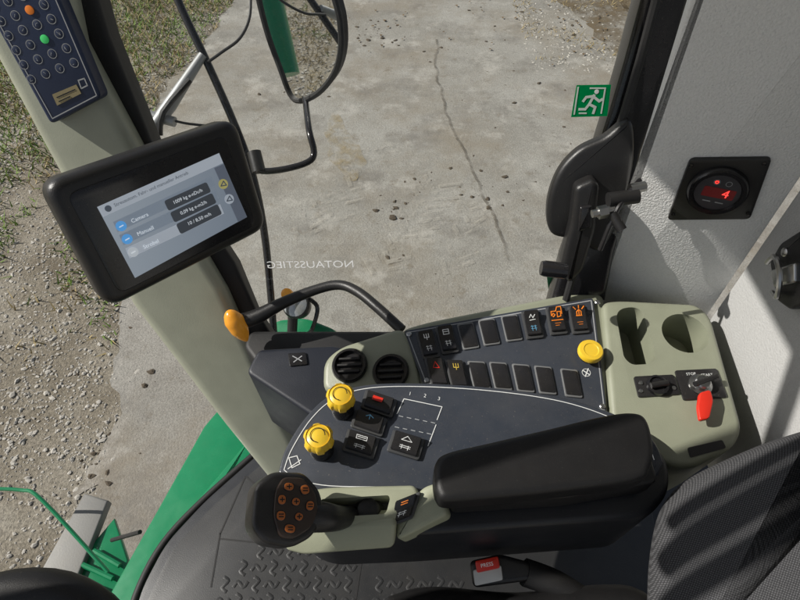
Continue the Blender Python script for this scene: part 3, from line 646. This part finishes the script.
# left end: navy box, sill switch, vents
NB = Plane(onz(290, 368, -.765), (0, -.10, 1))
bm = new(); pad(bm, NB, rnd(NB.ps([(246, 372), (258, 349), (335, 345), (356, 352), (340, 400), (318, 420)]), .01), -.20, 0, .006, 3); nbx = mk('end_housing', bm, navye, sc, label='dark navy end of the console beside the front post')
bm = new(); pad(bm, NB, rnd(NB.ps([(288, 354), (306, 353), (308, 365), (290, 367)]), .003), -.001, .003, .001, 2); s0 = mk('outlet', bm, gloss, nbx)
bm = new(); lines_px(bm, NB, [[(293, 357), (302, 362)], [(302, 357), (294, 363)]], 1, .0034); mk('symbol', bm, greyp, s0, ang=0)
VP = Plane(onz(360, 372, -.72), (-.15, -.22, 1))
bm = new(); pad(bm, VP, rnd(VP.ps([(322, 392), (323, 360), (340, 346), (372, 336), (403, 326), (412, 345), (424, 392), (400, 400)]), .018), -.12, 0, .009, 4); vh = mk('vent_housing', bm, khaki, sc)
for u, v in ((350, 366), (391, 372)):
    bm = new(); lathe(bm, VP.at(u, v, 0), VP.n, [(.027, -.004), (.028, .004), (.026, .008), (.0225, .008), (.0215, -.0), (.0, .001)], 32); vt = mk('air_vent', bm, gloss, vh)
    for k in (-1, 0, 1):
        c = VP.p(u, v); l = .019 if k == 0 else .0165; bm = new()
        pad(bm, VP, [(c[0]-l, c[1]+k*.010-.0018), (c[0]+l, c[1]+k*.010-.0018), (c[0]+l, c[1]+k*.010+.0018), (c[0]-l, c[1]+k*.010+.0018)], .001, .007, .0008, 1); mk('slat', bm, black, vt)

# ================================================================ ARMREST CONSOLE
KP = Plane(onz(370, 440, -.675), (0, -.06, 1))
ac = thing('armrest_console', 'dark seat side console with black armrest pad, joystick and yellow knobs', 'console', KP.at(460, 500, -.14))
AB = KP.up(-.016)
bm = new(); pad(bm, AB, rnd(AB.ps([(276, 478), (300, 425), (330, 395), (365, 388), (450, 390), (560, 402), (640, 428), (668, 455), (672, 490), (650, 517), (420, 534), (322, 538), (296, 526)]), .02), -.15, 0, .008, 3); mk('body', bm, navyd, ac)
back = [(278, 472), (286, 447), (307, 415), (332, 394), (370, 384), (430, 383), (500, 388), (565, 398), (618, 415), (652, 438), (664, 462)]
kb_ = sm2(KP.ps(back), 6, False)
bm = new(); pad(bm, KP, rnd(kb_+KP.ps([(655, 482), (430, 492), (330, 492), (287, 483)]), .012, 2), -.015, 0, .003, 3); kpn = mk('control_panel', bm, navy, ac)
bm = new(); ln = [(284, 470), (292, 449), (312, 418), (336, 398), (371, 388), (430, 387), (500, 392), (563, 402), (613, 419), (644, 440), (654, 460)]
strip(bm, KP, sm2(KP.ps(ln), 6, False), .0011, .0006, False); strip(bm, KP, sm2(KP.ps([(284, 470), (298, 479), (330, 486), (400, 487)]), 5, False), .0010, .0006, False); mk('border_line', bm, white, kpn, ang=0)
for u, v, uu, vv in ((343, 410, 337, 393), (322, 450, 316, 433)):
    b0 = KP.at(u, v, 0); ax = KP.n
    bm = new(); lathe(bm, b0, ax, [(.0155, 0), (.0155, .012), (.013, .016), (.012, .028)], 26); kn = mk('knob_base', bm, swm, kpn)
    bm = new(); n = 60
    def ringk(r, h, amp): return [b0+ax*h+(KP.x*math.cos(2*PI*k/n)+KP.y*math.sin(2*PI*k/n))*(r*(1+amp*(1 if (k//5) % 2 else -1))) for k in range(n)]
    loft(bm, [ringk(.013, .026, 0), ringk(.0175, .029, .05), ringk(.0185, .036, .055), ringk(.0175, .042, .05), ringk(.0150, .046, 0), ringk(.0143, .0445, 0), ringk(.008, .0475, 0), ringk(.0001, .048, 0)]); mk('knob_cap', bm, yellow, kn)
    bm = new(); kt = Plane(b0+ax*.0475, ax); ribbon(bm, kt, [(.009*math.cos(a/8), .009*math.sin(a/8)) for a in range(0, 38)], .0011, .001); mk('symbol', bm, swm, kn, ang=0)
rocker(KP, kpn, 379, 405, 30, 17, (.9, .3), (-.3, .95), icon=[(red, [[(-.45, -.45), (.1, -.45)]], .010)], tall=.75)
rocker(KP, kpn, 369, 424, 30, 17, (.9, .3), (-.3, .95), icon=[(blueic, arr, .0012)], tall=.75)
rocker(KP, kpn, 361, 445, 30, 20, (.92, .28), (-.3, .95), icon=[(white, sq, .0010), (white, grid, .0009)], tall=.75)
rocker(KP, kpn, 406, 446, 30, 20, (.92, .28), (-.3, .95), icon=[(white, grid+tri, .0010)], tall=.75)
bm = new(); lines_px(bm, KP, [[(404, 399), (442, 407)], [(404, 399), (397, 414)], [(442, 407), (437, 420)], [(436, 425), (428, 446)]], .8, .0007); mk('bracket_mark', bm, white, kpn, ang=0)
for r_ in range(2):
    bm = new(); lines_px(bm, KP, [[(399+i*8-r_*4, 416+i*1.6+r_*11), (403+i*8-r_*4, 417+i*1.6+r_*11)] for i in range(5)], .8, .0007); mk('dash_mark', bm, greyp, kpn, ang=0)
for s, u, v in (('1', 410, 394), ('2', 425, 396), ('3', 439, 399)):
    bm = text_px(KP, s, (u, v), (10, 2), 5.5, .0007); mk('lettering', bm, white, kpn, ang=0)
bm = new(); lines_px(bm, KP, [[(289, 458), (297, 456), (300, 464), (292, 468), (289, 458)], [(288, 469), (301, 460)]], .9, .0007); mk('symbol', bm, white, kpn, ang=0)
# armrest pad
AP = Plane(onz(545, 462, -.60), (.0, -.10, 1))
bm = new(); pad(bm, AP, sm2(AP.ps([(434, 478), (436, 461), (448, 451), (490, 441), (550, 427), (605, 414), (634, 411), (648, 418), (655, 444), (652, 467), (638, 479), (560, 490), (480, 498), (446, 500), (437, 493)]), 6), -.042, 0, .0095, 7, both=True, spine=(AP.p(464, 474), AP.p(618, 446))); mk('armrest_pad', bm, leather, ac, ang=180)
bm = new(); pad(bm, KP, rnd(KP.ps([(450, 482), (640, 455), (650, 490), (560, 505), (450, 512)]), .01), -.005, .03, .004); mk('pad_support', bm, black, ac)
# khaki joystick housing: top with slot and a broad front face sloping down to the left
KH = KP.up(.012)
top = [(304, 490), (330, 486), (416, 484), (421, 496), (399, 514), (396, 524), (300, 530), (287, 527)]
bm = new(); pad(bm, KH, rnd(KH.ps(top), .012), -.075, 0, .006, 3)
c = new(); pad(c, KH, rnd(KH.ps([(320, 499), (391, 495), (386, 514), (316, 518)]), .006), -.028, .02)
bm = cut(bm, [c]); kh = mk('joystick_housing', bm, khaki_l, ac)
KF = Plane(KH.at(340, 527, -.004), (-.10, -.72, .68))
bm = new(); pad(bm, KF, rnd(KF.ps([(285, 527), (396, 522), (394, 549), (340, 553), (304, 556), (284, 551)]), .008), -.03, 0, .005, 3); mk('front_fascia', bm, khaki_l, ac)
SP = Plane(at(415, 515, .665), (-.22, -.18, .95))
bm = new(); pad(bm, SP, rnd(SP.ps([(396, 540), (396, 520), (412, 498), (424, 486), (438, 482), (448, 514), (408, 535)]), .007), -.035, 0, .005, 3); spo = mk('switch_pod', bm, khaki_l, ac)
rocker(SP, spo, 405, 510, 24, 25, (.9, -.35), (-.3, .95), icon=[(orange, [[(-.4, -.65), (.4, -.65)], [(-.4, -.4), (.4, -.4)]], .0014), (white, grid, .0008)])
# joystick: a slanted head, black left side, flat inset of buttons at its right
JP = Plane(at(285, 508, .60), -(ray(285, 508)).normalized()+Vector((.36, .12, .05)))
bm = new(); pad(bm, JP, rnd(JP.ps([(252, 527), (256, 484), (273, 471), (305, 472), (321, 490), (326, 514), (313, 537), (292, 548), (264, 543)]), .009, 6), -.036, 0, .006, 6, both=True)
js = mk('joystick', bm, black, ac, ang=50)
bm = new(); tube(bm, [JP.at(300, 513, -.02), at(322, 517, .628), at(338, 518, .65), at(352, 516, .675)], [.018, .0165, .014, .010], 18, 4); mk('grip_neck', bm, black, js)
bm = new(); tube(bm, [at(345, 515, .665), at(360, 514, .69), at(372, 514, .715)], [.009, .009, .009], 14); mk('shaft', bm, gloss, js)
bm = new(); lathe(bm, KH.at(368, 507, -.028), KH.n, [(.020, 0), (.019, .006), (.015, .012), (.013, .020), (.010, .022)], 20); mk('boot', bm, rubber, js)
JF = JP.up(.001)
bm = new(); pad(bm, JF, rnd(JF.ps([(275, 491), (283, 477), (303, 478), (315, 492), (318, 512), (310, 529), (292, 540), (279, 537), (273, 516)]), .006, 5), -.006, .002, .002); mk('button_face', bm, brownf, js)
for u, v, w_, h_, a_ in ((288, 487, 10, 8, .15), (304, 490, 9, 10, -.3), (281, 500, 8, 10, .05), (295, 502, 8, 8, .3), (309, 506, 8, 10, .2), (280, 516, 9, 10, .1), (298, 517, 8, 8, .5), (289, 529, 11, 9, .2)):
    ca, sa = math.cos(a_), math.sin(a_)
    def oval(k): return JF.ps([(u+k*(w_/2*abs(math.cos(t))**.8*math.copysign(1, math.cos(t))*ca-h_/2*abs(math.sin(t))**.8*math.copysign(1, math.sin(t))*sa), v+k*(w_/2*abs(math.cos(t))**.8*math.copysign(1, math.cos(t))*sa+h_/2*abs(math.sin(t))**.8*math.copysign(1, math.sin(t))*ca)) for t in [2*PI*(k_+.5)/20 for k_ in range(20)]])
    bm = new(); pad(bm, JF, oval(1.12), .001, .0032, .0006, 2); tb = mk('thumb_button', bm, swm, js)
    bm = new(); pad(bm, JF, oval(.92), .003, .0042, .0006, 2); mk('key_cap', bm, orangeb, tb)
    bm = new(); lines_px(bm, JF, random.choice(([[(u-2.2, v), (u+2.2, v)], [(u, v-2), (u, v+2)]], [[(u-2.2, v+1.5), (u, v-2), (u+2.2, v+1.5), (u-2.2, v+1.5)]], [[(u-2.2, v-1.4), (u+2.2, v-1.4)], [(u-2.2, v+1.2), (u+2.2, v+1.2)]])), 1.1, .0046); mk('symbol', bm, swm, tb, ang=0)

# ================================================================ ROUND GAUGE ON WALL
ga = thing('digital_gauge', 'round digital display with red number four on black square plate on grey wall', 'gauge', W1.at(720, 188))
bm = new(); pad(bm, W1, rnd(W1.ps([(690, 157), (772, 156), (750, 217), (667, 218)]), .007), .0005, .006, .002, 2); mk('plate', bm, black, ga)
c = W1.at(717, 187, .006); kR = (W1.at(749, 187)-W1.at(717, 187)).length
bm = new(); lathe(bm, c, W1.n, [(kR, 0), (kR, .006), (kR*.92, .010), (kR*.8, .010), (kR*.75, .006), (0, .006)], 40); bz = mk('bezel', bm, gloss, ga)
G2 = Plane(c+W1.n*.0065, W1.n, W1.x); g = kR*.75/.0245
bm = new(); pad(bm, G2, circ(0, 0, kR*.75, 36), -.001, .0004); mk('dial_face', bm, M('dial_grey', (.05, .05, .056), .3, bump=0), bz)
bm = new(); flat(bm, G2, rnd([(-.016*g, -.007*g), (.019*g, -.007*g), (.019*g, .007*g), (-.016*g, .007*g)], .002), .0008); wn = mk('display_window', bm, reddark, bz, ang=0)
bm = new(); text_bm(G2, '4', (.009*g, 0), (1, 0), .0155*g, .0012, bm); mk('digit', bm, redlit, bz, ang=0)
for x in (-.006, .007):
    bm = new(); ribbon(bm, G2, circ(x*g, .0145*g, .0032*g, 14)+[((x+.0032)*g, .0145*g)], .0008, .0010); mk('symbol', bm, greyp, bz, ang=0)
for x in (-.007, .007):
    bm = new(); ribbon(bm, G2, [((x-.004)*g, -.013*g), ((x+.004)*g, -.013*g)], .0016, .0010); mk('lettering', bm, greyp, bz, ang=0)
bm = new(); ribbon(bm, G2, circ(-.006*g, .0145*g, .0016*g, 12), .0012, .0012); mk('indicator', bm, redlit, bz, ang=0)
for u, v in ((691, 163), (764, 161), (748, 211), (673, 212)):
    bm = new(); lathe(bm, W1.at(u, v, .006), W1.n, [(.003, 0), (.003, .001), (0, .0018)], 10); mk('screw', bm, gloss, ga)

# ================================================================ GRAB HANDLE, MARKER
gh = thing('grab_handle', 'curved black grab handle with amber end cap beside the front post', 'handle', at(250, 318, .95))
bm = new(); tube(bm, [at(240, 322, .95), at(258, 316, .95), at(285, 302, .95), at(318, 289, .95), at(340, 285, .945), at(358, 292, .93), at(378, 308, .91), at(402, 330, .89)], [.014, .013, .010, .0085, .0085, .0085, .0085, .0085], 14, 5); mk('rail', bm, black, gh)
bm = new(); a, b = at(228, 311, .925), at(247, 341, .955); d = (b-a)
tube(bm, [a, a+d*.1, a+d*.3, a+d*.6, a+d*.85, b], [.004, .011, .0165, .0155, .009, .002], 18, 3); mk('amber_cap', bm, amber, gh)

# ================================================================ OUTSIDE: mirror, pole, lamp, body
mi = thing('side_mirror', 'exterior mirror in black rim on bent black arm outside window', 'mirror', at(300, 60, 1.35))
MR = Plane(at(300, 50, 1.35), (-.70, -.70, .0))
mo = MR.ps([(250, -60), (258, -5), (268, 35), (280, 68), (290, 94), (300, 101), (318, 93), (334, 74), (341, 50), (340, 20), (333, -10), (325, -60)])
bm = new(); pad(bm, MR, sm2(mo, 4), -.02, -.002, .008, 3); mk('shell', bm, black, mi)
bm = new(); q = sm2(mo, 4); tube(bm, [MR.w(x, y, 0) for x, y in q+q[:1]], .0075, 8); mk('rim', bm, rubber, mi)
bm = new(); flat(bm, MR, inset(ccw(sm2(mo, 4)), .005), .0); mk('mirror_glass', bm, mirrorm, mi, ang=0)
bm = new(); tube(bm, [MR.at(302, 98, -.01), at(309, 130, 1.37), at(314, 152, 1.37), at(308, 162, 1.37), at(285, 169, 1.37), at(262, 171, 1.37), at(255, 165, 1.37)], .008, 10, 4); mk('arm', bm, gloss, mi)
bm = new(); tube(bm, [at(254, 152, 1.37), at(259, 172, 1.37)], .017, 14); mk('clamp', bm, black, mi)
def reflect(u, v, t):
    o = MR.at(u, v); d = (o-CAM).normalized(); return o+(d-MR.n*2*d.dot(MR.n))*t
po = thing('mirror_pole', 'tall black pole with grey strut standing outside the window', 'pole', at(276, 335, 1.5))
bm = new(); tube(bm, [at(160, -50, 1.3), at(180, 5, 1.32), at(206, 60, 1.34), at(236, 128, 1.37), at(254, 180, 1.4), at(266, 245, 1.45), at(274, 335, 1.5)], .0095, 10, 4); mk('pole', bm, gloss, po)
bm = new(); tube(bm, [at(153, 128, 1.33), at(170, 105, 1.33), at(203, 55, 1.33)], [.014, .016, .010], 12); tube(bm, [at(148, 115, 1.33), at(175, 122, 1.33)], .012, 10); mk('strut', bm, alu, po)
bm = new(); tube(bm, [at(160, 135, 1.33), at(163, 112, 1.31), at(190, 80, 1.31)], .007, 8, 3); mk('joint', bm, black, po)
bm = new(); tube(bm, [at(250, -20, 1.33), at(250, 15, 1.33), at(240, 38, 1.33), at(222, 52, 1.33), at(208, 62, 1.33)], .0035, 8, 5); mk('cable', bm, rubber, po)
bm = new(); tube(bm, [at(172, 120, 1.33), at(190, 124, 1.34), at(232, 128, 1.36)], .003, 8, 4); mk('cable', bm, rubber, po)
wl = thing('marker_lamp', 'small round lamp with amber edge on green bracket outside the lower window', 'lamp', at(292, 320, 1.55))
ax = Vector((-.15, -.45, .8))
c0 = at(296, 305, 1.52)
bm = new(); lathe(bm, c0, ax, [(.022, -.06), (.034, -.03), (.038, 0), (.036, .006), (.032, .008)], 24); mk('housing', bm, black, wl)
bm = new(); lathe(bm, c0+ax.normalized()*.004, ax, [(.033, -.004), (.033, .004), (.022, .010), (0, .012)], 24); mk('lens', bm, M('clear_lens', (.45, .46, .46), .15, .5, bump=0), wl)
bm = new(); a = at(287, 294, 1.50); lathe(bm, a, ax, [(.014, -.02), (.016, -.002), (.015, .006), (.006, .010), (0, .011)], 18); mk('amber_marker', bm, amber, wl)
bm = new(); tube(bm, [at(308, 298, 1.52), at(317, 306, 1.53), at(316, 318, 1.54), at(311, 332, 1.56)], .006, 8, 4); mk('stem', bm, gloss, wl)
bm = new(); tube(bm, [at(293, 315, 1.55), at(292, 335, 1.57)], .014, 10); mk('post', bm, black, wl)
PL = Plane(at(290, 332, 1.60), (-.1, -.5, .85))
bm = new(); pad(bm, PL, rnd(PL.ps([(270, 326), (278, 320), (306, 318), (336, 330), (342, 352), (268, 354)]), .02), -.04, 0, .008); mk('bracket', bm, green, wl)
GB = Plane(CAM+Vector((0, 0, -1.25)), (-.12, .08, 1))
gb = thing('green_side_frame', 'green painted side frame edge of the machine outside the floor mat', 'body panel', GB.at(180, 500))
bm = new(); pad(bm, GB, rnd(GB.ps([(84, 660), (106, 600), (156, 512), (204, 426), (222, 405), (246, 428), (264, 450), (205, 520), (165, 575), (140, 660)]), .012), -.08, 0, .005, 3); mk('panel', bm, green, gb)
bm = new(); pad(bm, GB, rnd(GB.ps([(122, 660), (137, 598), (165, 545), (205, 500), (250, 446), (262, 455), (210, 515), (165, 580), (145, 660)]), .006), -.01, .025, .005, 3); mk('inner_lip', bm, green, gb)
bm = new(); tube(bm, [GB.at(u, v, .03) for u, v in ((128, 660), (143, 600), (169, 549), (209, 505), (262, 457))], .009, 10, 5); mk('rubber_edge', bm, rubber, gb)
bm = new(); pad(bm, GL.up(.0), rnd(GL.ps([(549, 284), (566, 280), (566, 300), (551, 302)]), .003), -.05, -.04, .002); mk('green_block', bm, green, gb)
a, b = reflect(264, -30, 1.9), reflect(288, 75, 1.7)  # out-of-view rail placed where its reflection gives the mirror a green strip
bm = new(); tube(bm, [a, (a+b)/2, b], .065, 12); mk('mirror_strip_rail', bm, green, gb, label='unseen thick green rail added to put a green strip in the mirror')
stp = thing('access_step', 'grey access step with green plate and thin green rail at lower left', 'step', onz(80, 545, -1.75))
SPn = Plane(onz(80, 545, -1.75), (0, 0, 1))
bm = new(); pad(bm, SPn, SPn.ps([(38, 575), (84, 493), (108, 500), (72, 590)]), -.03, 0, .006); mk('tread', bm, deck, stp)
bm = new(); pad(bm, SPn.up(-.02), SPn.up(-.02).ps([(36, 650), (48, 590), (70, 570), (114, 518), (128, 560), (100, 650)]), -.02, 0, .005); mk('plate', bm, green, stp)
for k in range(4):
    bm = new(); tube(bm, [SPn.at(60+k*11, 592-k*14, -.006), SPn.at(98+k*7, 604-k*13, -.006)], .008, 8); mk('slat', bm, green, stp)
bm = new(); tube(bm, [onz(-20, 489, -1.6), onz(20, 490, -1.6), onz(42, 500, -1.6), onz(108, 572, -1.68)], .0055, 8, 5); mk('rail', bm, green, stp)
bm = new(); tube(bm, [onz(112, 540, -1.62), onz(140, 532, -1.5)], .006, 8); mk('rod', bm, rubber, stp)

# ================================================================ SEAT, BELT, WHEEL
st_ = thing('operator_seat', 'dark grey woven fabric seat bolster at lower right', 'seat', at(760, 580, .65))
SE = Plane(at(720, 520, .60), (-.45, -.25, .85))
bm = new(); pad(bm, SE, sm2(SE.ps([(880, 400), (820, 420), (770, 436), (725, 455), (685, 476), (660, 502), (648, 540), (643, 600), (648, 680), (760, 760), (900, 720)]), 4), -.16, 0, .05, 8); mk('bolster', bm, fabric, st_, ang=80)
SB = Plane(onz(500, 600, -.80), (0, -.2, 1))
bm = new(); pad(bm, SB, sm2(SB.ps([(385, 612), (400, 592), (440, 586), (520, 592), (600, 584), (650, 590), (690, 640), (660, 720), (420, 720)]), 4), -.09, 0, .03, 5); mk('seat_cushion', bm, leather, st_)
BU = Plane(onz(490, 572, -.80), (-.15, -.25, 1))
bk = thing('seat_belt_buckle', 'black seat belt buckle with red release button beside the seat', 'buckle', BU.at(490, 572))
bm = new(); pad(bm, BU, rnd(BU.ps([(469, 561), (500, 554), (530, 562), (536, 580), (505, 584), (473, 588)]), .008), -.03, 0, .006, 3); mk('shell', bm, black, bk)
bm = new(); pad(bm, BU, rnd(BU.ps([(473, 570), (501, 565), (503, 580), (475, 586)]), .003), -.001, .003, .001, 2); mk('face_plate', bm, M('pale_grey', (.55, .55, .53), .4, bump=0), bk)
bm = new(); pad(bm, BU, rnd(BU.ps([(475, 561), (498, 556), (500, 568), (477, 573)]), .003), -.001, .006, .002, 2); rb = mk('release_button', bm, red, bk)
bm = new(); text_px(BU, 'PRESS', (487, 565), (24, -5), 5, .0065, bm); mk('lettering', bm, white, rb, ang=0)
bm = new(); tube(bm, [BU.at(525, 572, -.015), BU.at(560, 585, -.03), BU.at(600, 610, -.05)], .018, 10, 4); mk('stalk', bm, rubber, bk)
sw = thing('steering_wheel', 'black steering wheel rim cutting into the lower left corner', 'steering wheel', at(0, 680, .62))
SWp = Plane(at(5, 720, .55), (.15, -.35, .92))
bm = new(); cc = SWp.p(5, 720); R = (Vector(SWp.p(5, 592))-Vector(cc)).length
ring = [SWp.w(cc[0]+R*math.cos(2*PI*k/48), cc[1]+R*math.sin(2*PI*k/48)) for k in range(50)]; tube(bm, ring, .021, 14); mk('rim', bm, leather, sw)
bm = new(); lathe(bm, SWp.w(*cc, -.03), SWp.n, [(.03, -.05), (R*.55, -.01), (R*.5, .02), (0, .03)], 28); mk('hub', bm, black, sw)
for k in range(3):
    a = PI/2+k*2*PI/3; bm = new(); tube(bm, [SWp.w(cc[0]+R*.4*math.cos(a), cc[1]+R*.4*math.sin(a), -.02), SWp.w(cc[0]+R*math.cos(a), cc[1]+R*math.sin(a))], .012, 8); mk('spoke', bm, black, sw)
hk = thing('belt_anchor', 'black and metal fitting on the grey side wall at right edge', 'fitting', W2.at(795, 280))
HKp = Plane(W2.at(795, 275, .0), W2.n, (0, -1, 0))
bm = new(); pad(bm, HKp, rnd(HKp.ps([(779, 262), (790, 243), (830, 218), (830, 296), (800, 310), (786, 300)]), .006), .001, .014, .004); mk('bracket', bm, black, hk)
bm = new(); pad(bm, HKp, rnd(HKp.ps([(786, 270), (812, 262), (812, 282), (789, 287)]), .004), .013, .022, .003); mk('clip_plate', bm, metal, hk)
bm = new(); tube(bm, [HKp.at(783, 262, .022), HKp.at(796, 256, .028), HKp.at(803, 275, .030), HKp.at(797, 296, .026), HKp.at(787, 292, .020)], .0035, 8, 4); mk('loop', bm, metal, hk)
bm = new(); lathe(bm, HKp.at(797, 252, .013), HKp.n, [(.006, 0), (.006, .004), (.003, .006), (0, .006)], 12); mk('bolt', bm, metal, hk)

# ================================================================ LIGHT, CAMERA
el, az = math.radians(38), math.radians(-86)
sd = Vector((math.sin(az)*math.cos(el), math.cos(az)*math.cos(el), math.sin(el)))
for (u, v), r in (((730, 478), .010), ((725, 520), .015), ((725, 566), .012)):  # unseen bars added on the sun's path to stripe the seat with shadow
    T = SE.at(u, v)+sd*1.15; d = Vector((.90, .28, .22)).normalized()
    bm = new(); tube(bm, [T-d*.10, T+d*.25], r, 10); mk('seat_shadow_bar', bm, black, cab)
sl = bpy.data.lights.new('Sun', 'SUN'); sl.energy = 5.0; sl.angle = math.radians(.5); sl.color = (1, .96, .89)
so_ = bpy.data.objects.new('Sun', sl); C.objects.link(so_); so_.rotation_euler = (-sd).to_track_quat('-Z', 'Y').to_euler(); so_.location = (0, 0, 6)
w = bpy.data.worlds.new('World'); S.world = w; w.use_nodes = True; nt = w.node_tree
sky = nt.nodes.new('ShaderNodeTexSky'); sky.sky_type = 'NISHITA'; sky.sun_disc = False; sky.sun_elevation = el; sky.sun_rotation = az
hs = nt.nodes.new('ShaderNodeHueSaturation'); hs.inputs['Saturation'].default_value = .5; nt.links.new(sky.outputs[0], hs.inputs['Color'])
bg = nt.nodes['Background']; bg.inputs[1].default_value = .07; nt.links.new(hs.outputs[0], bg.inputs[0])
cam = bpy.data.cameras.new('Camera'); cam.sensor_width = 36; cam.lens = F/800*36; cam.clip_start = .01; cam.clip_end = 1500
co = bpy.data.objects.new('Camera', cam); C.objects.link(co); co.location = CAM; co.rotation_euler = (math.radians(40), 0, 0)
S.camera = co
S.view_settings.view_transform = 'Standard'; S.view_settings.look = 'None'; S.view_settings.exposure = 0
